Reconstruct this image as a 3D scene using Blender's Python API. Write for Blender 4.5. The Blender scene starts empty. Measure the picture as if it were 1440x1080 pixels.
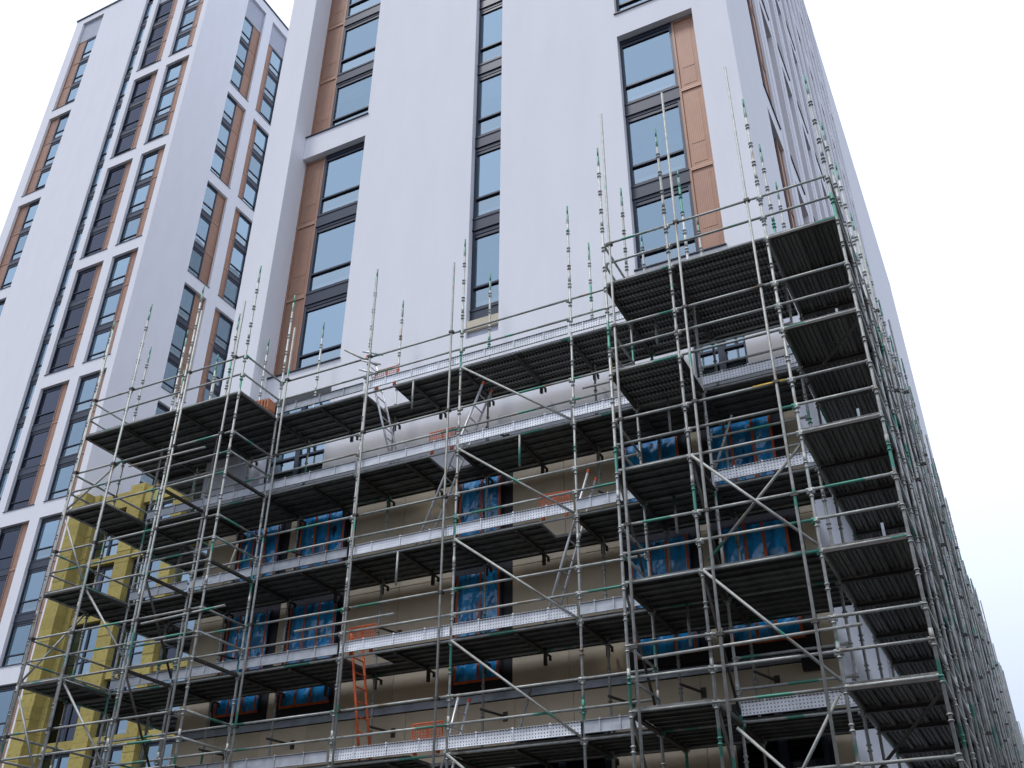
import bpy, math, random
from mathutils import Matrix, Vector
random.seed(11)
R = math.radians
sc = bpy.context.scene
col = sc.collection

# ------------------------------------------------------------------ camera
cam = bpy.data.objects.new('camera', bpy.data.cameras.new('camera'))
col.objects.link(cam)
_r = Vector((0.89591, 0.44422, 0.00325)); _u = Vector((0.23446, -0.47905, 0.84590)); _f = Vector((-0.37732, 0.75709, 0.53334))
cam.matrix_world = Matrix(((_r.x, _u.x, -_f.x, 0.0), (_r.y, _u.y, -_f.y, -15.617), (_r.z, _u.z, -_f.z, 1.6), (0, 0, 0, 1)))
cam.data.lens = 34.92; cam.data.sensor_width = 36.0; cam.data.sensor_fit = 'HORIZONTAL'
cam.data.clip_end = 3000; cam.data.clip_start = 0.1
sc.camera = cam

# ------------------------------------------------------------------ sky, sun, exposure
SUN_EL, SUN_AZ = R(66), R(214)            # azimuth measured clockwise from +y
w = bpy.data.worlds.new('World'); sc.world = w; w.use_nodes = True
nt = w.node_tree; nt.nodes.clear(); N = nt.nodes.new; Lk = nt.links.new
out = N('ShaderNodeOutputWorld'); bg = N('ShaderNodeBackground'); bg.inputs[1].default_value = 0.1
sky = N('ShaderNodeTexSky'); sky.sky_type = 'NISHITA'; sky.sun_disc = False
sky.sun_elevation = SUN_EL; sky.sun_rotation = SUN_AZ
tc = N('ShaderNodeTexCoord'); mp = N('ShaderNodeMapping'); mp.inputs['Scale'].default_value = (1.0, 1.0, 1.6)
nz = N('ShaderNodeTexNoise'); nz.inputs['Scale'].default_value = 1.7; nz.inputs['Detail'].default_value = 6; nz.inputs['Roughness'].default_value = .55
rp = N('ShaderNodeValToRGB'); rp.color_ramp.elements[0].position = .30; rp.color_ramp.elements[0].color = (.84, .84, .84, 1)
rp.color_ramp.elements[1].position = .56; rp.color_ramp.elements[1].color = (.97, .97, .97, 1)
mx = N('ShaderNodeMixRGB'); 
sx = N('ShaderNodeSeparateXYZ'); Lk(tc.outputs['Generated'], sx.inputs[0])      # the cloud sheet is a little thinner and bluer towards the horizon
er = N('ShaderNodeValToRGB'); er.color_ramp.elements[0].position = .10; er.color_ramp.elements[0].color = (.47, .55, .70, 1)
er.color_ramp.elements[1].position = .52; er.color_ramp.elements[1].color = (1.0, 1.07, 1.29, 1); Lk(sx.outputs[2], er.inputs[0])
sc10 = N('ShaderNodeVectorMath'); sc10.operation = 'SCALE'; sc10.inputs['Scale'].default_value = 10.0; Lk(er.outputs[0], sc10.inputs[0]); Lk(sc10.outputs[0], mx.inputs[2])
Lk(tc.outputs['Generated'], mp.inputs[0]); Lk(mp.outputs[0], nz.inputs['Vector']); Lk(nz.outputs[0], rp.inputs[0])
Lk(rp.outputs[0], mx.inputs[0]); Lk(sky.outputs[0], mx.inputs[1]); Lk(mx.outputs[0], bg.inputs[0]); Lk(bg.outputs[0], out.inputs[0])
sl = bpy.data.lights.new('sun', 'SUN'); sl.energy = 1.5; sl.angle = R(12); sl.color = (1, .97, .93)
so = bpy.data.objects.new('sun', sl); col.objects.link(so)
sd = Vector((math.sin(SUN_AZ) * math.cos(SUN_EL), math.cos(SUN_AZ) * math.cos(SUN_EL), math.sin(SUN_EL)))
so.rotation_euler = sd.to_track_quat('Z', 'Y').to_euler(); so.location = (-30, -40, 90)
vs = sc.view_settings; vs.view_transform = 'Standard'; vs.look = 'None'; vs.exposure = 0.28; vs.gamma = 1.0; vs.use_curve_mapping = False
sc.cycles.max_bounces = 8; sc.cycles.transparent_max_bounces = 12

# ------------------------------------------------------------------ materials
def mat(name, base, rough=.6, metal=0.0, var=0.0, vscale=3.0, bump=0.0, bscale=40.0, spec=.5, coords='Object', stretch=(1, 1, 1), col2=None, objvar=0.0):
    m = bpy.data.materials.new(name); m.use_nodes = True; t = m.node_tree; n = t.nodes; b = n['Principled BSDF']
    b.inputs['Base Color'].default_value = (*base, 1); b.inputs['Roughness'].default_value = rough
    b.inputs['Metallic'].default_value = metal; b.inputs['Specular IOR Level'].default_value = spec
    c = n.new('ShaderNodeTexCoord'); mpn = n.new('ShaderNodeMapping'); mpn.inputs['Scale'].default_value = stretch
    t.links.new(c.outputs[coords], mpn.inputs[0])
    if var > 0 or col2:
        z = n.new('ShaderNodeTexNoise'); z.inputs['Scale'].default_value = vscale; z.inputs['Detail'].default_value = 5; z.inputs['Roughness'].default_value = .6
        t.links.new(mpn.outputs[0], z.inputs['Vector'])
        r_ = n.new('ShaderNodeValToRGB'); c2 = col2 or tuple(max(0, x * (1 - var)) for x in base)
        r_.color_ramp.elements[0].position = .32; r_.color_ramp.elements[0].color = (*c2, 1)
        r_.color_ramp.elements[1].position = .62; r_.color_ramp.elements[1].color = (*base, 1)
        t.links.new(z.outputs[0], r_.inputs[0]); src = r_.outputs[0]
        if objvar:
            oi = n.new('ShaderNodeObjectInfo'); ma = n.new('ShaderNodeMapRange'); ma.inputs[3].default_value = 1 - objvar; ma.inputs[4].default_value = 1 + objvar * .5
            t.links.new(oi.outputs['Random'], ma.inputs[0]); hs = n.new('ShaderNodeHueSaturation'); t.links.new(ma.outputs[0], hs.inputs['Value']); t.links.new(src, hs.inputs['Color']); src = hs.outputs[0]
        t.links.new(src, b.inputs['Base Color'])
    if bump > 0:
        z2 = n.new('ShaderNodeTexNoise'); z2.inputs['Scale'].default_value = bscale; z2.inputs['Detail'].default_value = 4
        t.links.new(mpn.outputs[0], z2.inputs['Vector']); bp = n.new('ShaderNodeBump'); bp.inputs['Strength'].default_value = bump; bp.inputs['Distance'].default_value = .02
        t.links.new(z2.outputs[0], bp.inputs['Height']); t.links.new(bp.outputs[0], b.inputs['Normal'])
    return m

def dots(m, pitch, radius, color, uaxis=(1, 0, 0), vaxis=(0, 0, 1), edge=None):
    """punched dots of another colour, laid out in the object's own coordinates"""
    t = m.node_tree; n = t.nodes; b = n['Principled BSDF']; c = n.new('ShaderNodeTexCoord')
    def axis(a):
        d = n.new('ShaderNodeVectorMath'); d.operation = 'DOT_PRODUCT'; d.inputs[1].default_value = a; t.links.new(c.outputs['Object'], d.inputs[0])
        f = n.new('ShaderNodeMath'); f.operation = 'DIVIDE'; f.inputs[1].default_value = pitch; t.links.new(d.outputs['Value'], f.inputs[0])
        g = n.new('ShaderNodeMath'); g.operation = 'FRACT'; t.links.new(f.outputs[0], g.inputs[0])
        h = n.new('ShaderNodeMath'); h.operation = 'SUBTRACT'; h.inputs[1].default_value = .5; t.links.new(g.outputs[0], h.inputs[0])
        k = n.new('ShaderNodeMath'); k.operation = 'MULTIPLY'; t.links.new(h.outputs[0], k.inputs[0]); t.links.new(h.outputs[0], k.inputs[1]); return k
    a, v = axis(uaxis), axis(vaxis); s = n.new('ShaderNodeMath'); s.operation = 'ADD'; t.links.new(a.outputs[0], s.inputs[0]); t.links.new(v.outputs[0], s.inputs[1])
    lt = n.new('ShaderNodeMath'); lt.operation = 'LESS_THAN'; lt.inputs[1].default_value = (radius / pitch) ** 2; t.links.new(s.outputs[0], lt.inputs[0])
    mix = n.new('ShaderNodeMixRGB'); mix.inputs[2].default_value = (*color, 1); t.links.new(lt.outputs[0], mix.inputs[0])
    l = b.inputs['Base Color'].links
    if l: t.links.new(l[0].from_socket, mix.inputs[1])
    else: mix.inputs[1].default_value = b.inputs['Base Color'].default_value
    t.links.new(mix.outputs[0], b.inputs['Base Color'])
    return m

def tube_mat(name, base, green=.0, metal=.35, rough=.55):
    """galvanised tube, dulled and rust-flecked, with left-over green paint over some lengths"""
    m = mat(name, base, rough, metal, .32, 9, .15, 60)
    t = m.node_tree; n = t.nodes; b = n['Principled BSDF']; src = b.inputs['Base Color'].links[0].from_socket
    c = n.new('ShaderNodeTexCoord'); oi = n.new('ShaderNodeObjectInfo')
    hs = n.new('ShaderNodeHueSaturation'); mr = n.new('ShaderNodeMapRange'); mr.inputs[3].default_value = .75; mr.inputs[4].default_value = 1.2
    t.links.new(oi.outputs['Random'], mr.inputs[0]); t.links.new(mr.outputs[0], hs.inputs['Value']); t.links.new(src, hs.inputs['Color']); src = hs.outputs[0]
    d = n.new('ShaderNodeVectorMath'); d.operation = 'DOT_PRODUCT'; d.inputs[1].default_value = (1, 1, 1); t.links.new(c.outputs['Object'], d.inputs[0])
    ml = n.new('ShaderNodeMath'); ml.operation = 'MULTIPLY_ADD'; ml.inputs[1].default_value = 371.0; t.links.new(oi.outputs['Random'], ml.inputs[0]); t.links.new(d.outputs['Value'], ml.inputs[2])
    def band(scale, lo, hi, colr, src, off):
        ad = n.new('ShaderNodeMath'); ad.inputs[1].default_value = off; t.links.new(ml.outputs[0], ad.inputs[0])
        z = n.new('ShaderNodeTexNoise'); z.noise_dimensions = '1D'; z.inputs['Scale'].default_value = scale; z.inputs['Detail'].default_value = 2; t.links.new(ad.outputs[0], z.inputs['W'])
        r_ = n.new('ShaderNodeMapRange'); r_.inputs[1].default_value = lo; r_.inputs[2].default_value = hi; t.links.new(z.outputs[0], r_.inputs[0])
        mixn = n.new('ShaderNodeMixRGB'); mixn.inputs[2].default_value = (*colr, 1); t.links.new(r_.outputs[0], mixn.inputs[0]); t.links.new(src, mixn.inputs[1]); return mixn.outputs[0]
    src = band(1.3, .66, .80, (.24, .19, .14), src, 77.0)
    if green: src = band(.75, green, green + .03, (.075, .27, .20), src, 0.0)
    t.links.new(src, b.inputs['Base Color']); return m

M = {}
M['render'] = mat('white_render', (.80, .808, .84), .85, 0, .035, .9, .22, 45, .3, stretch=(1.6, 1.6, .4))
M['render_reveal'] = M['render']
M['frame'] = mat('grey_aluminium', (.026, .035, .058), .4, .2, .15, 4)
M['louvre'] = mat('louvre_grey', (.42, .45, .52), .5, .2, .15, 5)
M['copper'] = dots(mat('copper_mesh_sheet', (.40, .225, .15), .5, .15, .16, 2.5, 0, 1, .4, objvar=.12), .045, .012, (.22, .12, .085))
M['copper_rim'] = mat('copper_rim', (.46, .28, .20), .45, .2, .1, 3)
M['beige'] = mat('sheathing_board', (.72, .61, .435), .8, 0, .16, 1.1, .1, 30, .3, objvar=.1)
M['membrane'] = mat('black_membrane', (.018, .018, .022), .55, 0, .3, 3)
M['zinc'] = mat('zinc_flashing', (.42, .46, .50), .4, .5, .3, 3, .1, 12)
M['yellow'] = mat('mineral_wool', (.43, .355, .12), .95, 0, .18, 4, .4, 30, .1, objvar=.13)
M['film'] = mat('blue_film', (.04, .46, .95), .12, 0, .5, 2.6, 1.0, 8, 1.0, stretch=(1.3, 1, .55), col2=(.004, .05, .12))
M['tape'] = mat('orange_tape', (.68, .135, .03), .5, 0, .4, 6)
M['cream'] = mat('cream_board', (.62, .56, .42), .8, 0, .12, 2)
M['galv'] = tube_mat('galvanised_tube', (.40, .42, .395), .65)
M['galv_std'] = tube_mat('galvanised_standard', (.43, .445, .42), .645)
M['plain'] = tube_mat('plain_steel_tube', (.38, .39, .36), .70)
M['green'] = mat('green_paint', (.06, .29, .20), .45, .1, .35, 8)
M['yel_tube'] = mat('yellow_tube', (.62, .40, .03), .5, .1, .3, 12)
M['blue_tube'] = mat('blue_tube', (.09, .16, .27), .5, .2, .35, 12)
M['board'] = mat('steel_board', (.20, .205, .195), .6, .2, .45, 4, 0, 1, .4, objvar=.35)
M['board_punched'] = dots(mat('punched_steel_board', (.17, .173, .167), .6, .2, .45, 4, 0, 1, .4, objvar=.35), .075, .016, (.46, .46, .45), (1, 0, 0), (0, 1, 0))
M['transom'] = mat('transom_steel', (.085, .077, .068), .6, .35, .4, 5)
M['toe'] = dots(mat('punched_toe_board', (.84, .87, .90), .42, .15, .22, 5, objvar=.2), .055, .012, (.17, .18, .2))
M['alu'] = mat('ladder_aluminium', (.72, .73, .74), .4, .35, .2, 10)
M['orange'] = mat('orange_paint', (.78, .14, .035), .5, 0, .2, 12)
M['clay'] = mat('clay_tile', (.50, .19, .09), .8, 0, .3, 10, objvar=.2)
M['asphalt'] = mat('asphalt', (.065, .063, .06), .9, 0, .3, .6, .3, 60)
M['brick'] = mat('brown_brick', (.21, .14, .10), .85, 0, .3, 2)
M['toe_dull'] = mat('dull_toe_board', (.50, .53, .56), .5, .3, .3, 4, objvar=.25)
M['board_side'] = mat('side_run_board', (.20, .195, .18), .6, .15, .5, 3, 0, 1, .4, stretch=(.35, 3, 1), objvar=.35)
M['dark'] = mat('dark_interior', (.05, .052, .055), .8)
M['blind'] = mat('pale_blind', (.62, .63, .62), .8, 0, .15, 5)
M['black'] = mat('black_plastic', (.012, .012, .014), .5)
M['board_edge'] = M['transom']

def glass(name, tint, refl):
    m = bpy.data.materials.new(name); m.use_nodes = True; t = m.node_tree; n = t.nodes; n.remove(n['Principled BSDF'])
    g = n.new('ShaderNodeBsdfGlossy'); g.inputs['Color'].default_value = (*refl, 1); g.inputs['Roughness'].default_value = .02
    tr = n.new('ShaderNodeBsdfTransparent'); tr.inputs['Color'].default_value = (*tint, 1)
    c = n.new('ShaderNodeTexCoord'); oi = n.new('ShaderNodeObjectInfo'); va = n.new('ShaderNodeVectorMath'); va.operation = 'ADD'
    t.links.new(c.outputs['Object'], va.inputs[0]); t.links.new(oi.outputs['Location'], va.inputs[1])
    z = n.new('ShaderNodeTexNoise'); z.inputs['Scale'].default_value = .9; z.inputs['Detail'].default_value = 1; t.links.new(va.outputs[0], z.inputs['Vector'])
    bp = n.new('ShaderNodeBump'); bp.inputs['Strength'].default_value = .10; bp.inputs['Distance'].default_value = .05; t.links.new(z.outputs[0], bp.inputs['Height']); t.links.new(bp.outputs[0], g.inputs['Normal'])
    hv = n.new('ShaderNodeHueSaturation'); hv.inputs['Color'].default_value = (*refl, 1); vr = n.new('ShaderNodeMapRange'); vr.inputs[3].default_value = .84; vr.inputs[4].default_value = 1.14
    t.links.new(oi.outputs['Random'], vr.inputs[0]); t.links.new(vr.outputs[0], hv.inputs['Value']); t.links.new(hv.outputs[0], g.inputs['Color'])
    lw = n.new('ShaderNodeFresnel'); lw.inputs[0].default_value = 1.5
    mr = n.new('ShaderNodeMapRange'); mr.inputs[1].default_value = .03; mr.inputs[2].default_value = .6; mr.inputs[3].default_value = .44; mr.inputs[4].default_value = 1.0
    t.links.new(lw.outputs[0], mr.inputs[0]); mix = n.new('ShaderNodeMixShader'); t.links.new(mr.outputs[0], mix.inputs[0]); t.links.new(tr.outputs[0], mix.inputs[1]); t.links.new(g.outputs[0], mix.inputs[2])
    t.links.new(mix.outputs[0], n['Material Output'].inputs[0]); return m
M['glass'] = glass('coated_glass', (.42, .50, .52), (.48, .65, .77))
M['glass_low'] = glass('coated_glass_low', (.75, .82, .82), (.52, .66, .75))
M['glass_dark'] = glass('smoked_glass', (.12, .13, .16), (.15, .165, .21))

# ------------------------------------------------------------------ mesh helpers
class MB:
    def __init__(s): s.v = []; s.f = []; s.m = []
    def quad(s, pts, mi=0):
        i = len(s.v); s.v += [tuple(p) for p in pts]; s.f.append(tuple(range(i, i + len(pts)))); s.m.append(mi)
    def box(s, x0, x1, y0, y1, z0, z1, mi=0):
        i = len(s.v); s.v += [(x0, y0, z0), (x1, y0, z0), (x1, y1, z0), (x0, y1, z0), (x0, y0, z1), (x1, y0, z1), (x1, y1, z1), (x0, y1, z1)]
        for q in ((3, 2, 1, 0), (4, 5, 6, 7), (0, 1, 5, 4), (1, 2, 6, 5), (2, 3, 7, 6), (3, 0, 4, 7)): s.f.append(tuple(i + k for k in q)); s.m.append(mi)
    def tube(s, p, q, r, n=8, mi=0, r2=None, caps=True):
        p = Vector(p); q = Vector(q); d = (q - p).normalized(); a = d.orthogonal().normalized(); b = d.cross(a); i = len(s.v); r2 = r if r2 is None else r2
        for c, rr in ((p, r), (q, r2)):
            for k in range(n):
                t = 2 * math.pi * k / n; s.v.append(tuple(c + a * (rr * math.cos(t)) + b * (rr * math.sin(t))))
        for k in range(n): s.f.append((i + k, i + (k + 1) % n, i + n + (k + 1) % n, i + n + k)); s.m.append(mi)
        if caps: s.f.append(tuple(range(i + n - 1, i - 1, -1))); s.m.append(mi); s.f.append(tuple(range(i + n, i + 2 * n))); s.m.append(mi)
    def data(s, name, mats, smooth=False):
        me = bpy.data.meshes.new(name); me.from_pydata(s.v, [], s.f)
        for m in (mats if isinstance(mats, (list, tuple)) else [mats]): me.materials.append(m)
        me.polygons.foreach_set('material_index', s.m)
        if smooth:
            me.polygons.foreach_set('use_smooth', [len(f) == 4 for f in s.f])
        me.update(); return me
def put(name, data, parent=None, loc=(0, 0, 0), rz=0.0, rot=None):
    o = bpy.data.objects.new(name, data); col.objects.link(o); o.location = loc
    o.rotation_euler = rot if rot is not None else (0, 0, rz)
    if parent: o.parent = parent
    return o
def root(name, label, cat, loc=(0, 0, 0), rz=0.0, group=None):
    o = bpy.data.objects.new(name, None); col.objects.link(o); o.location = loc; o.rotation_euler = (0, 0, rz)
    o['label'] = label; o['category'] = cat
    if group: o['group'] = group
    return o
def boxpart(name, parent, m, *b, loc=None, rz=0.0):
    mb = MB(); mb.box(*b); return put(name, mb.data(name, M[m]), parent, loc or (0, 0, 0), rz)

# ------------------------------------------------------------------ ground
g = MB(); g.quad([(-1500, -1500, 0), (1500, -1500, 0), (1500, 1500, 0), (-1500, 1500, 0)])
o = put('ground', g.data('ground', M['asphalt'])); o['kind'] = 'structure'

# ------------------------------------------------------------------ the other side of the street (behind the camera): it keeps the low sky off the decks
ob = root('brick_building', 'long brown brick building across the street, behind the viewer', 'building', (-10, -31, 0))
b = MB(); b.box(-70, 60, -14, 0, 0, 14.6); b.box(-70.2, 60.2, -14.2, .15, 14.6, 15.2); put('wall', b.data('wall', M['brick']), ob)
b = MB(); b.box(0, 1.5, .0, .03, 0, 1.9); bw = b.data('window', M['black'])
for i in range(32):
    for k in range(4): put('window', bw, ob, (-67 + 4 * i, 0, 1.6 + 3.2 * k))

# ------------------------------------------------------------------ facade pieces
def wall(name, parent, loc, rz, u0, u1, z0, z1, holes, depth, m='render', back=True):
    """wall sheet with real openings: u along, outward = local -y; holes (u0,u1,z0,z1)"""
    us = sorted({u0, u1, *[h[0] for h in holes], *[h[1] for h in holes]}); zs = sorted({z0, z1, *[h[2] for h in holes], *[h[3] for h in holes]})
    mb = MB()
    for i in range(len(us) - 1):
        run = None
        for j in range(len(zs) - 1):
            cu, cz = (us[i] + us[i + 1]) / 2, (zs[j] + zs[j + 1]) / 2
            inside = any(h[0] < cu < h[1] and h[2] < cz < h[3] for h in holes)
            if not inside: mb.quad([(us[i], 0, zs[j]), (us[i + 1], 0, zs[j]), (us[i + 1], 0, zs[j + 1]), (us[i], 0, zs[j + 1])])
    for a, b, c, d in holes:
        mb.quad([(a, 0, c), (a, 0, d), (a, depth, d), (a, depth, c)]); mb.quad([(b, 0, d), (b, 0, c), (b, depth, c), (b, depth, d)])
        mb.quad([(a, 0, d), (b, 0, d), (b, depth, d), (a, depth, d)]); mb.quad([(b, 0, c), (a, 0, c), (a, depth, c), (b, depth, c)])
    return put(name, mb.data(name, M[m]), parent, loc, rz)

_wc = {}
def window(parent, loc, rz, wd, h, tr, dark=False):
    """one storey's window: dark frame with a low transom, two panes, a pale inner board and a dim room behind"""
    key = (round(wd, 2), round(h, 2), round(tr, 2), dark)
    if key not in _wc:
        e = .07; f = MB()
        f.box(0, e, 0, .09, 0, h); f.box(wd - e, wd, 0, .09, 0, h); f.box(e, wd - e, 0, .09, 0, e); f.box(e, wd - e, .0, .09, h - .10, h)
        f.box(e, wd - e, .012, .08, h - .21, h - .125); f.box(e, wd - e, -.004, .09, tr, tr + .055)
        f.quad([(e, .075, h - .22), (wd - e, .075, h - .22), (wd - e, .075, h - .1), (e, .075, h - .1)])
        p1 = MB(); p1.quad([(e, .05, tr + .055), (wd - e, .05, tr + .055), (wd - e, .05, h - .21), (e, .05, h - .21)])
        p2 = MB(); p2.quad([(e, .056, e), (wd - e, .056, e), (wd - e, .056, tr), (e, .056, tr)])
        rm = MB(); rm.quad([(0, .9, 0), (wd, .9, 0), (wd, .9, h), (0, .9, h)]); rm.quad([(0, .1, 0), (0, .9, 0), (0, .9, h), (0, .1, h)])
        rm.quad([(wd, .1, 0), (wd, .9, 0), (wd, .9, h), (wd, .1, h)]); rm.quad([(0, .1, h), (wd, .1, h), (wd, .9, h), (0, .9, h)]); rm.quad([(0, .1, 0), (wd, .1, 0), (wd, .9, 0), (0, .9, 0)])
        ib = MB(); ib.box(e + .03, wd - e - .12, .10, .26, .13, .29)
        gl = M['glass_dark'] if dark else M['glass']
        _wc[key] = [f.data('window', M['frame']), p1.data('pane', gl), p2.data('pane', gl if dark else M['glass_low']), rm.data('room', M['dark']), ib.data('inner_board', M['blind'])]
        bl = MB(); k = .62; bl.quad([(e + .02, .12, h * k), (wd - e - .02, .12, h * k), (wd - e - .02, .12, h - .1), (e + .02, .12, h - .1)]); _wc[key].append(bl.data('blind', M['blind']))
    d = _wc[key]; o = put('window', d[0], parent, loc, rz)
    put('pane', d[1], o); put('pane', d[2], o); put('room', d[3], o)
    if not dark: put('inner_board', d[4], o)
    if not dark and random.random() < .32: put('blind', d[5], o, (0, 0, random.choice([0, 0, .25, .5])))
    return o
_pc = {}
def panel(name, parent, loc, rz, wd, h, m, style):
    key = (name, round(wd, 2), round(h, 2), m, style)
    if key not in _pc:
        b = MB()
        if style == 'copper':          # folded tray: proud rim, sunk field with one cross fold
            b.box(0, wd, .03, .05, 0, h); e = .055
            b.box(0, e, 0, .03, 0, h); b.box(wd - e, wd, 0, .03, 0, h); b.box(e, wd - e, 0, .03, 0, e * .7, 1); b.box(e, wd - e, 0, .03, h - e * .7, h, 1)
            b.box(e + .09, wd - e - .09, .024, .03, e + .12, h * .27); b.box(e + .09, wd - e - .09, .024, .03, h * .30, h - e - .12)
            _pc[key] = b.data(name, [M['copper'], M['copper_rim']])
        elif style == 'louvre':
            b.box(0, wd, .06, .10, 0, h); n = max(3, int(h / .16))
            for i in range(n): zz = h * i / n; b.box(0, wd, .03, .06, zz + .012, zz + h / n - .012)
            _pc[key] = b.data(name, M[m])
        else:
            b.box(0, wd, 0, .06, 0, h); b.box(0, wd, -.018, 0, h - .05, h); b.box(0, wd, -.018, 0, 0, .05)
            _pc[key] = b.data(name, M[m])
    return put(name, _pc[key], parent, loc, rz)

ST = ((0.02, 2.30, .55), (2.75, 2.45, .64), (5.65, 2.45, .64))     # frame base above sill, height, transom: three storeys in one strip
def strip(parent, P, rz, u0, u1, cop, sill, depth, dark=False, top=None, cd=None):
    """three-storey strip inside an opening; cop = (u0,u1) of the copper panels or None. P(u, y, z) -> world/local point"""
    wu0, wu1 = u0, u1
    if cop: wu0, wu1 = (cop[1], u1) if cop[0] <= u0 + .01 else (u0, cop[0])
    for zb, h, tr in ST: window(parent, P(wu0, depth - .05, sill + zb), rz, wu1 - wu0, h, tr, dark)
    for z in (2.32, 5.20): panel('spandrel', parent, P(wu0, depth - .065, sill + z), rz, wu1 - wu0, .43 if z < 3 else .45, 'frame', 'flat')
    if cop:
        for z, h in ((.01, 2.68), (2.70, 2.74), (5.45, 2.65)): panel('copper_panel', parent, P(cop[0] + .004, (depth if cd is None else cd) - .06, sill + z), rz, cop[1] - cop[0] - .008, h, 'copper', 'copper')
    b = MB(); b.box(-.03, u1 - u0 + .03, -.045, depth, 0, .03); put('sill', b.data('sill', M['frame']), parent, P(u0, 0, sill - .012), rz)
    if top: panel('louvre_panel', parent, P(u0, depth - .10, sill + 8.12), rz, u1 - u0, top - 8.12 - .02, 'louvre', 'louvre')
    if not top:
        b = MB(); b.box(0, wu1 - wu0, 0, .06, 0, .05); put('head_trim', b.data('head_trim', M['frame']), parent, P(wu0, depth - .055, sill + 8.10), rz)

PER = 9.08; S0 = 15.95; HT = 8.15
sills = [S0 + PER * k for k in range(0, 6)]
TOPZ = 72.55

# ------------------------------------------------------------------ main tower
YF = 1.65; XC = -2.43; XL = -15.95
tw = root('tower_block', 'white rendered tower block with copper panels behind the near scaffold', 'building')
def PF(u, y, z): return (u, YF + y, z)
RS = (-5.45, -3.34); RC = (-3.98, -3.34); LS = (XL, -13.62); LC = (XL, -15.20); NS = (-9.88, -8.98)
rec = .24
holes = []
for k, s in enumerate(sills):
    t = s + HT if k < 5 else s + 10.6
    holes += [(RS[0], RS[1], s, t), (LS[0], LS[1], s, t)]
zlow = 15.35
holes.append((NS[0], NS[1], S0 - .55, TOPZ - .6))
up_z = 11.75
holes += [(-15.7, -13.77, 12.72, 15.12), (-4.34, -3.22, 12.72, 15.12)]
wall('front_wall', tw, (0, YF, 0), 0, XL, XC, up_z, TOPZ, holes, rec)
# base of the front wall: black membrane behind sheathing boards
wall('base_wall', tw, (0, YF + .03, 0), 0, -17.0, XC + .02, 0, up_z, [], .1, 'membrane')
# fin at the left end
b = MB(); b.box(-17.0, XL - .004, 1.08, YF + 2.5, up_z, TOPZ); put('end_fin', b.data('end_fin', M['render']), tw)
a64 = R(.64)
def PR(u, y, z):            # right-hand face: u runs back from the corner, y inward
    return (XC + u * math.sin(a64) - y * math.cos(a64), YF + u * math.cos(a64) + y * math.sin(a64), z)
RZ = math.pi / 2 - a64
DEP = 84.0
SR = .46; rh = []; rcols = [4.25 + 3.3 * k for k in range(0, 12)]
for u in rcols:
    for k, s in enumerate(sills): rh.append((u, u + 2.0, s, s + HT if k < 5 else s + 10.6))
wall('side_wall', tw, PR(0, 0, 0), RZ, 0, DEP, 0, TOPZ, rh, SR)
# flat pilasters between the columns of the side wall
pb = MB(); pb.box(0, .62, -.05, .0, 0, TOPZ - 6.1)
pdat = pb.data('pilaster', M['render'])
for k in range(12): put('pilaster', pdat, tw, PR(6.6 + 3.3 * k, 0, 6.0), RZ)
# closing walls and roof
b = MB(); c0 = PR(DEP, 0, 0)
b.quad([(c0[0], c0[1], 0), (-17, c0[1], 0), (-17, c0[1], TOPZ), (c0[0], c0[1], TOPZ)]); b.quad([(-17, c0[1], 0), (-17, YF + 2.5, 0), (-17, YF + 2.5, TOPZ), (-17, c0[1], TOPZ)])
b.quad([(-17, YF, 0), (-17, YF + 2.6, 0), (-17, YF + 2.6, up_z), (-17, YF, up_z)])
put('rear_wall', b.data('rear_wall', M['render']), tw)
b = MB(); b.quad([(-17, YF + .02, TOPZ - .05), (XC, YF + .02, TOPZ - .05), (c0[0], c0[1], TOPZ - .05), (-17, c0[1], TOPZ - .05)]); put('roof', b.data('roof', M['asphalt']), tw)
b = MB(); b.box(-17.06, XC + .05, YF - .06, YF + .3, TOPZ, TOPZ + .12); put('coping', b.data('coping', M['frame']), tw)
b = MB(); b.box(0.3, DEP, -.015, .3, TOPZ, TOPZ + .12); put('coping', b.data('coping', M['louvre']), tw, PR(0, 0, 0), RZ)
for k, s in enumerate(sills):
    tp = 10.6 if k == 5 else None
    strip(tw, PF, 0, *RS, RC, s, rec, top=tp); strip(tw, PF, 0, *LS, LC, s, rec, top=tp)
    for i, u in enumerate(rcols):
        cop = (u + 1.35, u + 2.0)
        if i < 5: strip(tw, PR, RZ, u, u + 2.0, cop, s, SR, top=tp, cd=.14 if i == 0 else None)
        else:
            window(tw, PR(u, SR - .05, s + .02), RZ, 1.35, 8.1 if k < 5 else 10.5, .7); panel('copper_panel', tw, PR(u + 1.355, SR - .06, s + .01), RZ, .64, 8.12 if k < 5 else 10.5, 'copper', 'copper')
# narrow strip, unbroken
z = S0
while z + 3.0 < TOPZ - .5:
    window(tw, PF(NS[0], rec - .05, z + .42), 0, NS[1] - NS[0], 2.56, .68); panel('spandrel', tw, PF(NS[0], rec - .065, z - .015), 0, NS[1] - NS[0], .43, 'frame', 'flat'); z += PER / 3
boxpart('cream_board', tw, 'cream', NS[0], NS[1], YF + .02, YF + .16, S0 - .30, S0 - .02)
boxpart('board_step', tw, 'louvre', NS[0], NS[1], YF + .10, YF + .2, S0 - .55, S0 - .305)
b = MB(); b.box(NS[0] + .001, NS[1] - .001, YF + rec, YF + rec + .05, S0 - .55, S0 + .45); put('blocking', b.data('blocking', M['membrane']), tw)
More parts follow.
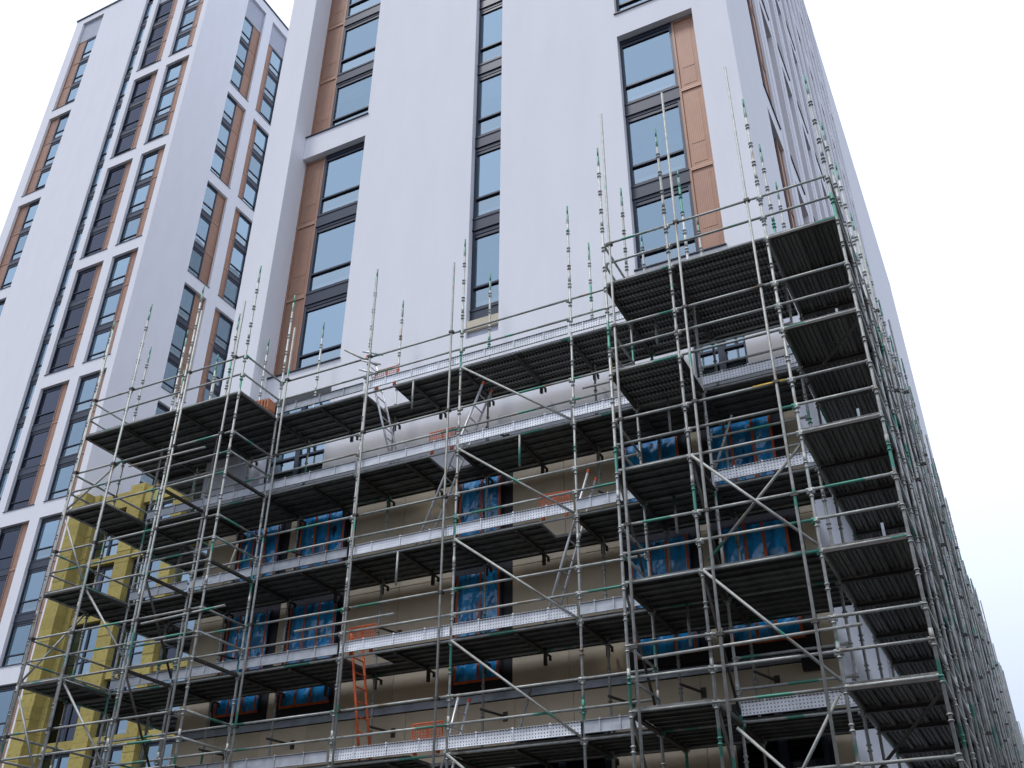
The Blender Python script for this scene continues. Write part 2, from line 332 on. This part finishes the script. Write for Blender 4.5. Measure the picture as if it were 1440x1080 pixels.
# unwrapped upper windows of the lower strips, seen through the scaffold
for u0, u1 in ((-15.7, -13.77), (-4.34, -3.22)):
    hw = (u1 - u0) / 2
    for i in range(2): window(tw, PF(u0 + i * hw, .16, 12.74), 0, hw, 2.36, .62)
boxpart('vent_box', tw, 'black', -3.05, -2.72, YF - .14, YF - .03, 6.45, 6.78)
boxpart('zinc_flashing', tw, 'zinc', -16.9, XC - .02, YF - .05, YF + .03, 6.64, 6.78)
# wrapped windows: membrane surround, frame, bulging blue film, orange tapes
LOW = ((-15.88, -14.68), (-14.10, -12.80), (-9.84, -8.78), (-6.02, -4.80), (-4.22, -2.92))
def film_mesh(wd, h, seed):
    rnd = random.Random(seed); nx, nz = 12, 16; mb = MB(); ph = [rnd.uniform(0, 6) for _ in range(6)]
    def P(i, j):
        u, v = i / nx, j / nz; e = min(1, 6 * min(u, 1 - u)) * min(1, 6 * min(v, 1 - v))
        y = -.035 * e * (1 + .6 * math.sin(9 * u + ph[0] + 3 * v) + .5 * math.sin(17 * u - 7 * v + ph[1]) + .5 * math.sin(13 * v + ph[2]) + .25 * rnd.uniform(-1, 1))
        return (u * wd, y, v * h)
    g_ = [[P(i, j) for j in range(nz + 1)] for i in range(nx + 1)]
    for i in range(nx):
        for j in range(nz): mb.quad([g_[i][j], g_[i + 1][j], g_[i + 1][j + 1], g_[i][j + 1]])
    return mb.data('plastic_film', M['film'])
for q, (u0, u1) in enumerate(LOW):
    wd = u1 - u0
    boxpart('membrane_strip', tw, 'membrane', u0 - .14, u1 + .22, YF - .028, YF + .005, 6.86, 11.74)
    for zb in (7.02, 9.50):
        fr = boxpart('window_frame', tw, 'frame', 0, wd, 0, .03, 0, 2.3, loc=(u0, YF - .062, zb))
        rq = random.Random(q * 31 + int(zb)); put('plastic_film', film_mesh(wd - .06 - rq.uniform(0, .07), 2.22 - rq.uniform(0, .05), q * 7 + int(zb)), fr, (.03 + rq.uniform(0, .04), -.012, .04))
        tp = MB()
        n = 3 if wd > 1.1 else 2
        for i in range(n + 1):
            x = .03 + (wd - .1) * i / n + (rq.uniform(-.05, .05) if 0 < i < n else 0); dx = rq.uniform(-.03, .03) if 0 < i < n else 0; z0_ = .02 + rq.uniform(0, .05); z1_ = 2.28 - rq.uniform(0, .1)
            tp.quad([(x, -.085, z0_), (x + .055, -.085, z0_), (x + .055 + dx, -.085, z1_), (x + dx, -.085, z1_)])
        tp.box(0, wd, -.03, -.018, 0, .055)
        put('tape', tp.data('tape', M['tape']), fr)
# sheathing boards on the base
ed = [-17.0] + [e for u in LOW for e in (u[0] - .14, u[1] + .22)] + [XC]
pieces = []
for i in range(0, len(ed), 2):
    a, c = ed[i], ed[i + 1]; n = max(1, round((c - a) / 1.22))
    for j in range(n):
        for z0, z1 in ((6.80, 9.30), (9.31, 11.73)): pieces.append((a + (c - a) * j / n, a + (c - a) * (j + 1) / n, z0, z1))
n = 12; gw = [(-15.9, -12.7), (-4.3, -2.75)]
for j in range(n):
    a, c = -17 + 14.57 * j / n, -17 + 14.57 * (j + 1) / n
    for z0, z1 in ((3.7, 6.62), (0.4, 3.68)): pieces.append((a, c, z0, z1))
for a, c, z0, z1 in pieces:
    dy = random.uniform(-.003, .003); boxpart('sheathing_board', tw, 'beige', a + .005, c - .005, YF - .032 + dy, YF + .02, z0 + .004, z1 - .004)
# wall sides of the base, right-hand return is part of the side wall; low dark windows
for u0, u1 in ((-4.25, -2.85), (-8.4, -6.6)):
    boxpart('membrane_strip', tw, 'membrane', u0 - .1, u1 + .1, YF - .06, YF - .04, 3.9, 6.05)
    window(tw, (u0, YF - .16, 4.0), 0, (u1 - u0) / 2, 1.9, .6, True); window(tw, ((u0 + u1) / 2, YF - .16, 4.0), 0, (u1 - u0) / 2, 1.9, .6, True)

# ------------------------------------------------------------------ second tower, behind on the left
YT = 17.2; X0, X1 = -57.75, -42.2
t2 = root('tower_block', 'distant white tower at the left with grey louvres below its roofline', 'building')
def PT(u, y, z): return (u, YT + y, z)
sl2 = [S0 + PER * k - .02 for k in range(-1, 6)]
fs = ((-56.85, -54.5, (-56.85, -55.88), False), (-48.05, -45.65, (-46.4, -45.65), True), (-44.9, -42.68, (-43.42, -42.68), False))
h2 = []
for k, s in enumerate(sl2):
    t = s + HT if k < 6 else s + 10.55
    h2 += [(u0, u1, s, t) for u0, u1, c_, d_ in fs]
h2.append((-49.5, -48.62, 6.0, TOPZ - .6))
wall('front_wall', t2, (0, YT, 0), 0, X0, X1, 0, TOPZ, h2, rec)
def PS(u, y, z): return (X1 - y, YT + u, z)
hs = []; ss = ((3.75, 5.85, (5.0, 5.85)), (6.75, 8.8, (6.75, 7.4)))
for k, s in enumerate(sl2):
    t = s + HT if k < 6 else s + 10.55
    hs += [(u0, u1, s - .3, t - .3) for u0, u1, c_ in ss]
wall('side_wall', t2, (X1, YT, 0), math.pi / 2, 0, 9.5, 0, TOPZ, hs, rec)
for k, s in enumerate(sl2):
    tp = 10.55 if k == 6 else None
    for u0, u1, c_, d_ in fs: strip(t2, PT, 0, u0, u1, c_, s, rec, d_, tp)
    if k > 1:
        for u0, u1, c_ in ss: strip(t2, PS, math.pi / 2, u0, u1, c_, s - .3, rec, False, tp)
z = 6.9
while z + 3.0 < TOPZ - .4:
    window(t2, PT(-49.5, rec - .05, z + .42), 0, .88, 2.56, .68); panel('spandrel', t2, PT(-49.5, rec - .065, z - .015), 0, .88, .43, 'frame', 'flat'); z += PER / 3
b = MB(); b.quad([(X0, YT, 0), (X0, YT, TOPZ), (X0, YT + 9.5, TOPZ), (X0, YT + 9.5, 0)]); b.quad([(X0, YT + 9.5, 0), (X0, YT + 9.5, TOPZ), (X1, YT + 9.5, TOPZ), (X1, YT + 9.5, 0)]); put('rear_wall', b.data('rear_wall', M['render']), t2)
b = MB(); b.quad([(X0, YT, TOPZ - .03), (X1, YT, TOPZ - .03), (X1, YT + 9.5, TOPZ - .03), (X0, YT + 9.5, TOPZ - .03)]); put('roof', b.data('roof', M['asphalt']), t2)
b = MB(); b.box(X0 - .08, X1 + .08, YT - .08, YT + .3, TOPZ, TOPZ + .14); b.box(X1 - .3, X1 + .08, YT + .3, YT + 9.55, TOPZ, TOPZ + .14); put('coping', b.data('coping', M['frame']), t2)

# ------------------------------------------------------------------ link block with bare yellow insulation
lb = root('link_block', 'low link block in bare yellow insulation between the two towers', 'building')
YL = 17.55; LT = 24.7
piers = ((-41.38, -41.0), (-38.8, -37.85), (-35.6, -34.9), (-32.4, -31.2), (-28.8, -27.6))
wall('backing_wall', lb, (0, YL + .62, 0), 0, -42.15, -27.0, 0, LT - .3, [], .1, 'membrane')
def batt(x0, x1, z0, z1, y0, y1):
    dy = random.uniform(-.015, .015); mb = MB(); mb.box(x0 + .003, x1 - .003, y0 + dy, y1, z0 + .003, z1 - .003)
    for t_ in (.22, .78):
        cx, cz = x0 + (x1 - x0) * t_ + random.uniform(-.04, .04), z0 + (z1 - z0) * random.uniform(.3, .7); mb.tube((cx, y0 + dy - .006, cz), (cx, y0 + dy + .004, cz), .024, 8, 1)
    put('insulation_batt', mb.data('insulation_batt', [M['yellow'], M['transom']]), lb)
for x0, x1 in ((-42.3, -41.39),) + piers:
    z = 4.7 + random.uniform(0, .3); y0 = 17.0 if x0 < -42 else YL; r_ = 0
    while z < LT - .1:
        h_ = min(.62, LT - z + random.uniform(0, .12)); batt(x0, x1, z, z + h_, y0, YL + .6); z += .622; r_ += 1
lev = [24.1 - 3.03 * k for k in range(6)]
for i in range(len(piers) - 1):
    a, c = piers[i][1], piers[i + 1][0]
    for k, zt in enumerate(lev):
        batt(a, c, zt - .4, zt + (.5 if k == 0 else 0), YL + .12, YL + .6)
        hw = (c - a) / 2
        for j in range(2): window(lb, (a + hw * j, YL + .38, zt - 3.02), 0, hw, 2.60, .7, random.random() < .2)
b = MB(); b.quad([(-42.15, YL + .6, LT - .3), (-27, YL + .6, LT - .3), (-27, YL + 9, LT - .3), (-42.15, YL + 9, LT - .3)]); put('roof', b.data('roof', M['asphalt']), lb)

# ------------------------------------------------------------------ scaffold
LV = [5.35 + 2 * k for k in range(5)]; LALL = [1.35, 3.35] + LV; TOP = 16.72
_sd = {}
def std_mesh(ztop):
    if ztop not in _sd:
        m = MB(); m.tube((0, 0, .02), (0, 0, ztop), .0255, 10); m.box(-.075, .075, -.075, .075, 0, .015)
        z = .36
        while z < ztop - .05:
            for dz in (-.04, .04):
                m.tube((0, 0, z + dz - .011), (0, 0, z + dz + .011), .045, 8, r2=.034)
            z += .495
        z = 2.9
        while z < ztop - 1: m.tube((0, 0, z - .09), (0, 0, z + .09), .031, 8); z += 3.0
        sp = MB(); sp.tube((0, 0, ztop), (0, 0, ztop + .25), .019, 8); sp.tube((0, 0, ztop - .28), (0, 0, ztop), .0265, 8)
        _sd[ztop] = (m.data('standard', M['galv_std'], True), sp.data('spigot', M['green'], True))
    return _sd[ztop]
def standard(par, x, y, ztop=TOP, spig=True):
    a, b_ = std_mesh(ztop); o = put('standard', a, par, (x, y, 0), random.uniform(0, 6))
    o.rotation_euler = (random.uniform(-.0015, .0015), random.uniform(-.0015, .0015), random.uniform(0, 6))
    if spig: put('spigot', b_, o)
    return o
_tc = {}
def hbar(par, name, p, q, m='galv', r=.0242, lugs=True):
    """tube between two standards"""
    p = Vector(p); q = Vector(q); d = q - p; L = round(d.length, 2); key = (name, L, m, lugs)
    if key not in _tc:
        mb = MB(); mb.tube((.03, 0, 0), (L - .03, 0, 0), r, 9)
        if lugs:
            for x in (.03, L - .03): mb.box(x - .035, x + .035, -.012, .012, -.07, .03)
        _tc[key] = mb.data(name, M[m], True)
    ang = math.atan2(d.y, d.x); tilt = -math.asin(max(-1, min(1, d.z / d.length)))
    o = put(name, _tc[key], par, p); o.rotation_euler = (0, tilt + random.uniform(-.002, .002), ang); return o
_td = {}
def transom(par, p, q):
    p = Vector(p); q = Vector(q); d = q - p; L = round(d.length, 2)
    if L not in _td:
        mb = MB(); mb.box(.03, L - .03, -.022, .022, -.055, -.003); mb.box(.03, L - .03, -.04, .04, -.061, -.055); _td[L] = mb.data('transom', M['transom'])
    return put('transom', _td[L], par, p, math.atan2(d.y, d.x))
_bd = {}
def board_mesh(L, wd=.235, m='board'):
    L = round(L, 2); wd = round(wd, 3); key = (L, wd, m)
    if key not in _bd:
        mb = MB(); h = wd / 2
        prof = [(-h, -.058), (-h, 0), (-h * .52, 0), (-h * .46, -.022), (-h * .12, -.022), (-h * .06, 0), (h * .06, 0), (h * .12, -.022), (h * .46, -.022), (h * .52, 0), (h, 0), (h, -.058)]
        lips = [(-h + .028, -.058)] + prof + [(h - .028, -.058)]
        for (a, c), (b_, d) in zip(lips, lips[1:]): mb.quad([(0, a, c), (L, a, c), (L, b_, d), (0, b_, d)])
        for x in (0, L): mb.quad([(x, -h, -.058), (x, h, -.058), (x, h, .002), (x, -h, .002)])
        _bd[key] = mb.data('board', M[m])
    return _bd[key]
def deck(par, x0, x1, y0, y1, z, along='x', skip=None, n=5, name='board', m='board'):
    dz = .06; ov = .004 if along == 'x' else .003
    if along == 'x':
        pit = (y1 - y0) / n
        for i in range(n):
            segs = [(x0, x1)] if not skip else [s for s in ((x0, skip[0]), (skip[1], x1)) if s[1] - s[0] > .3] if i in skip[2] else [(x0, x1)]
            for a, c in segs: put(name, board_mesh(c - a - .03, pit - ov, m), par, (a + .015, y0 + pit * (i + .5), z + dz + random.uniform(-.004, .004)))
    else:
        pit = (x1 - x0) / n
        for i in range(n): put(name, board_mesh(y1 - y0 - .03, pit - ov, m), par, (x0 + pit * (i + .5), y0 + .015, z + dz + random.uniform(-.004, .004)), math.pi / 2)
_to = {}
def toe(par, x0, x1, y, z, h=.2, m='toe_dull'):
    L = (round(x1 - x0 - .06, 2), m); key = L; L = L[0]
    if key not in _to:
        mb = MB(); mb.box(0, L, -.004, .004, 0, h); mb.box(0, L, -.03, .004, h, h + .006); mb.box(0, L, -.03, .004, -.006, 0)
        for t in (.22, .5, .78): mb.box(L * t - .015, L * t + .015, -.02, -.004, 0, h + .03)
        _to[key] = mb.data('toe_board', M[m])
    return put('toe_board', _to[key], par, (x0 + .03, y, z), 0, (random.uniform(-.03, .03), random.uniform(-.004, .004), 0))
def brace(par, p, q, m='plain'): return hbar(par, 'brace', p, q, m, .0242, False)
_cp = MB(); _cp.box(-.05, .05, -.035, .055, 0, .055); _cp.tube((-.06, .03, .027), (.06, .03, .027), .016, 6); coupler_d = _cp.data('coupler', M['transom'])
def upright(par, x, y, z1, z0=.0):
    L = round(z1 - z0, 2); mb = MB(); mb.tube((0, 0, 0), (0, 0, L), .0245, 9)
    o = put('tube_upright', mb.data('tube_upright', M['plain'], True), par, (x, y, z0)); o.rotation_euler = (random.uniform(-.003, .003), random.uniform(-.003, .003), 0)
    for z in LALL:
        if z0 < z < z1 and 5 < z: put('coupler', coupler_d, o, (0, 0, z - z0 + .92 + random.uniform(-.03, .03)))
    return o

fsx = root('scaffold', 'long galvanised tube scaffold with stepped bays across the main tower front', 'scaffold')
YP = -1.33; YI = 1.27
XPL = [-17.5, -15.74, -13.96]; XM = [-13.96, -11.5, -9.0, -6.44, -5.12]; XR = [-5.12, -3.82, -2.02]
for x in XPL:
    for y in (YP, 0.0, YI): standard(fsx, x, y, TOP)
for x in XM[1:4]:
    standard(fsx, x, 0, TOP); standard(fsx, x, YI, 16.6)
for x in XR[:2]:
    for y in (YP, 0.0, YI): standard(fsx, x, y, TOP if y < 1 else 16.4)
for y in (0.0, YI): pass
# plain tubes strapped beside the standards
for x, y, z in ((-17.34, YP - .08, 15.77), (-15.58, YP - .08, 16.1), (-14.22, YP - .08, 15.9), (-13.78, -.09, 15.85), (-11.33, -.09, 16.45), (-9.22, -.09, 16.26), (-4.97, YP - .08, 17.9), (-3.66, YP - .08, 17.85), (-2.27, YP - .08, 17.97)): upright(fsx, x, y, z)
def rails(par, xs, y, zs, name='guard_rail'):
    for a, c in zip(xs, xs[1:]):
        for z in zs: hbar(par, name, (a, y, z), (c, y, z))
for z in LALL:
    # ledgers along every row at deck level
    for xs, y in ((XPL, YP), (XM, 0.0), (XR, YP)):
        rails(fsx, xs, y, (z,), 'ledger'); rails(fsx, xs, y - .002, (z + .5, z + .99))
    for xs, y in ((XPL, 0.0), (XPL, YI), (XM, YI), (XR, 0.0), (XR[:2] + [-2.35], YI)): rails(fsx, xs, y, (z,), 'ledger')
    for x in XPL:
        transom(fsx, (x, YP, z), (x, 0, z)); transom(fsx, (x, 0, z), (x, YI, z))
    for x in XM[1:4]: transom(fsx, (x, 0, z), (x, YI, z))
    for x in XR[:2]: transom(fsx, (x, YP, z), (x, 0, z)); transom(fsx, (x, 0, z), (x, YI, z))
    for x in (-13.96, -5.12):           # end guards of the stepped-out bays
        for dz in (.5, .99): hbar(fsx, 'guard_rail', (x, YP, z + dz), (x, 0, z + dz))
    for a in (-10.25, -7.7, -12.7): transom(fsx, (a, 0, z), (a, YI, z))
HX = {13.35: (-11.40, -10.75), 11.35: (-9.75, -9.1), 9.35: (-7.2, -6.55), 7.35: (-11.40, -10.75), 5.35: (-9.8, -9.15)}
for z in LV:
    hx = HX[round(z, 2)]
    for a, c in zip(XPL, XPL[1:]): deck(fsx, a, c, 0.02, YI, z)
    bm_ = 'board_punched' if z > 13 else 'board'
    for a, c in zip(XM, XM[1:]):
        sk = (hx[0], hx[1], (0, 1, 2)) if a < hx[0] < c else None
        deck(fsx, a, c, .02, YI, z, skip=sk, m=bm_ if a > -9.1 else 'board')
    for a, c in zip(XR, XR[1:]): deck(fsx, a, c, .02, YI, z, m=bm_)
    for a, c in list(zip(XM, XM[1:])) + list(zip(XPL, XPL[1:])) + [(XR[0], XR[1]), (XR[1], -2.4)]: deck(fsx, a, c, YI + .02, YI + .14, z - .012, n=1, name='inside_board')
    for a, c in zip(XM, XM[1:]): toe(fsx, a, c, -.045, z + .085, m='toe' if a > -12 and not (a > -7 and z < 10) else 'toe_dull')
    if z > 13:
        for a, c in zip(XPL, XPL[1:]): deck(fsx, a, c, YP + .02, -.01, z)
    for a, c in zip(XR, XR[1:]):
        if a < -5 or z > 13 or abs(z - 7.35) < .1: deck(fsx, a, c, YP + .02, -.01, z, m='board_punched' if z > 11 else 'board')
        else:
            toe(fsx, a, c, -.045, z + .085, m='toe')
            for dz in (.5, .99): hbar(fsx, 'guard_rail', (a, 0, z + dz), (c, 0, z + dz))
    for a, c in zip(XPL, XPL[1:]):
        if z < 13:
            toe(fsx, a, c, -.045, z + .085)
            for dz in (.5, .99): hbar(fsx, 'guard_rail', (a, 0, z + dz), (c, 0, z + dz))
# inside brackets below the inner edge
bk = MB(); bk.box(-.02, .02, 0, .24, -.06, -.03); bk.box(-.02, .02, .19, .24, -.13, -.03); bk.box(-.03, .03, -.03, .03, -.28, .05); bkd = bk.data('bracket', M['transom'])
for z in LV:
    for x in XPL + XM[1:4] + [-10.25, -7.7, -12.7]: put('bracket', bkd, fsx, (x, YI + .02, z))
# wall ties: short tubes from the inner standards to the wall
for x, z in ((-11.5, 6.3), (-9.0, 6.35), (-6.44, 6.3), (-5.12, 6.35), (-3.82, 6.4), (-13.96, 6.3), (-15.74, 6.25), (-11.5, 8.3), (-6.44, 10.3), (-9.0, 12.4), (-13.96, 10.4), (-15.74, 8.3)):
    hbar(fsx, 'wall_tie', (x + .05, YI - .25, z), (x + .3, YF - .04, z - .04), 'transom', lugs=False)
    mb = MB(); mb.box(-.05, .05, -.012, 0, -.09, .09); put('tie_plate', mb.data('tie_plate', M['transom']), fsx, (x + .3, YF - .035, z - .04))
# hangers: short tubes dropping from the decks
for x, z in ((-10.2, 13.35), (-7.6, 11.35), (-10.3, 9.35), (-4.6, 13.35), (-4.5, 11.35), (-4.55, 9.35), (-4.5, 7.35)): hbar(fsx, 'drop_tube', (x, -.02, z - .75), (x, -.02, z + .02), 'galv', lugs=False)
# facade braces
for z in LALL[1:]:
    brace(fsx, (-9.0, -.06, z), (-6.44, -.06, z - 1.98))
for z in (9.35, 7.35): brace(fsx, (-3.82, YP - .06, z + .0), (-2.02, YP - .06, z - 1.95))
brace(fsx, (-2.02, YP + .06, 9.2), (-3.75, YP + .06, 7.5)); brace(fsx, (-3.6, YP + .06, 5.0), (-2.05, YP + .06, 3.4)); brace(fsx, (-2.1, YP - .06, 5.25), (-3.3, YP - .06, 3.5))
for z in (9.35, 7.35, 5.35): brace(fsx, (-5.12, YP, z), (-5.12, -.02, z - 1.9), 'transom'); brace(fsx, (-3.82, YP, z), (-3.82, -.02, z - 1.9), 'transom')
for z in (9.35, 7.35): brace(fsx, (-17.5, YP + .05, z), (-15.74, YP + .05, z - 1.9)); brace(fsx, (-15.74, YP, z), (-15.74, -.02, z - 1.9), 'transom')
brace(fsx, (-12.0, -.3, 14.55), (-11.3, .15, 14.15), 'plain')
for k in range(3): brace(fsx, (-11.65 + .04 * k, -.14 - .02 * k, 14.0 + .22 * k), (-11.2 + .05 * k, .08, 13.85 + .25 * k), 'alu')
# odd lengths: tube ends left long, a leaning timber, clipped-on spares
for p, q, m in (((-15.1, .3, 9.45), (-15.0, .5, 10.6), 'beige'), ((-12.6, -.12, 8.0), (-10.2, -.12, 8.02), 'plain'), ((-6.2, -.1, 12.0), (-4.3, -.1, 11.97), 'plain'), ((-16.9, YP - .07, 12.1), (-14.6, YP - .07, 12.06), 'plain'), ((-4.9, YP - .06, 6.1), (-1.6, YP - .06, 6.16), 'plain'),
                ((-8.2, .9, 5.45), (-8.0, 1.3, 6.7), 'plain'), ((-15.5, YP - .05, 8.2), (-13.3, YP - .05, 8.26), 'plain'), ((-3.9, .1, 9.5), (-3.4, .3, 10.9), 'plain')):
    hbar(fsx, 'loose_tube', p, q, m, lugs=False)
# painted lengths on the first stepped-out standard
for z0, z1, m in ((10.1, 11.6, 'yel_tube'), (8.0, 9.9, 'blue_tube')):
    mb = MB(); mb.tube((0, 0, z0), (0, 0, z1), .0275, 10); put('painted_length', mb.data('painted_length', M[m], True), fsx, (-5.12, YP, 0))
mb = MB(); mb.tube((0, 0, 0), (.55, 0, 0), .0262, 10); put('painted_length', mb.data('painted_length', M['yel_tube'], True), fsx, (-2.65, YP - .002, 10.35))

# return scaffold on the left end
lsx = root('scaffold', 'narrow scaffold return with small stacked decks at the far left', 'scaffold', (-18.75, YP, 0))
W = 1.25; ys = [0, 1.33, 2.6, 4.4, 6.2]
for y in ys:
    standard(lsx, 0, y, TOP - .15)
    if y > 2: standard(lsx, W, y, TOP - .4)
upright(lsx, .17, -.08, 16.4)
for z in LALL:
    for a, c in zip(ys, ys[1:]):
        for x in (0, W):
            hbar(lsx, 'ledger', (x, a, z), (x, c, z))
        for dz in (.5, .99): hbar(lsx, 'guard_rail', (0, a, z + dz), (0, c, z + dz))
    for y in ys: transom(lsx, (0, y, z), (W, y, z))
    for dz in (0, .5, .99): hbar(lsx, 'guard_rail' if dz else 'ledger', (0, -.002, z + dz), (W, -.002, z + dz))
    if z > 5:
        for a, c in zip(ys, ys[1:]): deck(lsx, 0.02, W - .02, a, c, z, 'x' if z > 13 else 'x')
for z in LV[1:]: brace(lsx, (.0, .05, z - 1.9), (0, 1.28, z)) if int(z) % 4 == 1 else brace(lsx, (.03, -.05, z), (W, -.05, z - 1.9))

# return scaffold down the right-hand side
rsx = root('scaffold', 'tall scaffold run receding along the right side wall of the main tower', 'scaffold', (-2.02, YP, 0), -a64)
W = 1.25; ys = [0, 1.33, 2.6]
while ys[-1] < 62: ys.append(ys[-1] + 1.8)
NB = 10; far = {k: MB() for k in ('tube', 'deck')}
for i, y in enumerate(ys):
    tp = TOP + (0 if i < 6 else random.choice([-.5, 0, .6, 1.4]))
    tp = round(tp, 1) if i > 0 else TOP
    if i <= 20:
        for x in (0, W): standard(rsx, x, y, tp)
    else:
        for x in (0, W): far['tube'].tube((x, y, 0), (x, y, tp), .026, 6)
    if i % 2 and i > 2: upright(rsx, W + .07, y + .2, tp + random.uniform(-1.5, .6)) if i < 20 else far['tube'].tube((W + .07, y + .2, 0), (W + .07, y + .2, tp + random.uniform(-1, 1.6)), .0245, 6)
for z in LALL:
    for i, (a, c) in enumerate(zip(ys, ys[1:])):
        near = i < NB
        for x in (0, W):
            if near: hbar(rsx, 'ledger', (x, a, z), (x, c, z))
            else: far['tube'].tube((x, a, z), (x, c, z), .0242, 6)
        for dz in (.5, .99):
            if near: hbar(rsx, 'guard_rail', (W, a, z + dz), (W, c, z + dz))
            else: far['tube'].tube((W, a, z + dz), (W, c, z + dz), .0242, 6)
        if z > 5:
            if near: deck(rsx, .02, W - .02, a, c, z, 'y', m='board_side')
            else: far['deck'].box(.02, W - .02, a + .01, c - .01, z + .02, z + .06)
    for i, y in enumerate(ys):
        if i <= NB: transom(rsx, (0, y, z), (W, y, z))
        else: far['tube'].tube((0, y, z - .03), (W, y, z - .03), .025, 5)
    for dz in (0, .5, .99): hbar(rsx, 'guard_rail' if dz else 'ledger', (0, -.002, z + dz), (W, -.002, z + dz))
for i in range(2, len(ys) - 1):
    for z in LALL[1:]:
        if (i + int(z / 2)) % 3 == 0:
            if i < NB + 4: brace(rsx, (W + .05, ys[i], z), (W + .05, ys[i + 1], z - 1.95))
            else: far['tube'].tube((W + .05, ys[i], z), (W + .05, ys[i + 1], z - 1.95), .0242, 6)
o = put('far_tubes', far['tube'].data('far_tubes', M['plain'], True), rsx); o['kind'] = 'stuff'
o = put('far_decks', far['deck'].data('far_decks', M['board']), rsx); o['kind'] = 'stuff'
brace(rsx, (W, .05, 11.2), (0, 1.3, 10.9), 'transom'); brace(rsx, (W, .05, 5.2), (.05, 1.4, 4.5), 'transom')
for z in (11.4, 9.4, 7.4):
    mb = MB(); mb.box(.85, .89, .5, .52, 0, .42); put('tie_plate', mb.data('tie_plate', M['zinc']), rsx, (0, 0, z - .0))

# ------------------------------------------------------------------ ladders, hatch gates, tiles
def ladder(p, q, m, label, wd=.38):
    """stiles offset in depth, rungs between"""
    p = Vector(p); q = Vector(q); L = (q - p).length; o = root('ladder', label, 'ladder', p, 0, 'access ladders in the scaffold')
    d = (q - p) / L; side = Vector((0, 1, 0))
    for s in (0, 1):
        mb = MB(); mb.tube(side * (wd * s), side * (wd * s) + d * L, .026, 8); put('stile', mb.data('stile', M[m], True), o)
    n = int(L / .27); rg = MB(); rg.tube((0, 0, 0), (0, wd, 0), .014, 6); rd = rg.data('rung', M[m], True)
    for i in range(1, n): put('rung', rd, o, d * (L * i / n))
    cp = MB()
    for s in (0, 1): cp.tube(side * (wd * s) + d * (L - .06), side * (wd * s) + d * (L + .01), .03, 8)
    put('end_cap', cp.data('end_cap', M['orange']), o)
ladder((-10.78, .30, 11.42), (-11.62, .12, 14.5), 'alu', 'aluminium ladder rising through the topmost deck of the middle bays')
ladder((-10.15, .30, 9.42), (-8.62, .30, 13.05), 'alu', 'silver ladder leaning right below the top deck of the middle bays')
ladder((-7.28, .30, 7.42), (-6.28, .30, 10.4), 'alu', 'silver ladder standing behind the diagonal braces, beside the third hatch gate')
ladder((-11.0, .25, 5.42), (-11.46, .25, 8.0), 'orange', 'orange ladder climbing through the lower left hatch')
ladder((-9.75, .30, 3.42), (-8.98, .30, 6.45), 'alu', 'short showing ladder top at the lowest deck in view')
def gate(x, z, label, wd=.62, h=.42):
    o = root('hatch_gate', label, 'gate', (x, .06, z), random.uniform(-.06, .06), 'orange hatch gates on the decks')
    f = MB()
    for a, c in (((0, 0, 0), (wd, 0, 0)), ((wd, 0, 0), (wd, 0, h)), ((wd, 0, h), (0, 0, h)), ((0, 0, h), (0, 0, 0)), ((wd * .5, 0, 0), (wd * .5, 0, h))): f.tube(a, c, .013, 6)
    f.box(.05, .1, -.03, .03, -.12, 0); f.box(wd - .1, wd - .05, -.03, .03, -.12, 0); put('frame', f.data('frame', M['orange']), o)
    g_ = MB(); n = 11
    for i in range(1, n): g_.tube((wd * i / n, 0, 0), (wd * i / n, 0, h), .0065, 4, caps=False)
    for i in range(1, 8): g_.tube((0, 0, h * i / 8), (wd, 0, h * i / 8), .0065, 4, caps=False)
    put('wire_mesh', g_.data('wire_mesh', M['orange']), o)
gate(-11.3, 13.52, 'orange mesh gate on the topmost deck of the middle bays')
gate(-9.75, 11.52, 'orange mesh gate on the second deck from the top, beside the leaning ladder')
gate(-7.22, 9.52, 'orange mesh gate on the middle deck, farthest right of the gates')
gate(-11.35, 7.52, 'orange mesh gate at the head of the orange ladder')
gate(-9.78, 5.52, 'orange mesh gate on the lowest deck in view')
o = root('tile_stack', 'stack of orange clay tiles on the upper left deck', 'tiles', (-15.0, .2, 13.42), .1)
tl = MB(); tl.box(0, .05, 0, .3, 0, .26); tl.box(-.012, .0, 0, .3, .2, .26); tld = tl.data('clay_tile', M['clay'])
for r_ in range(3):
    for i in range(6): put('clay_tile', tld, o, (i * .085, .02 * random.random(), r_ * .265), random.uniform(-.04, .04))
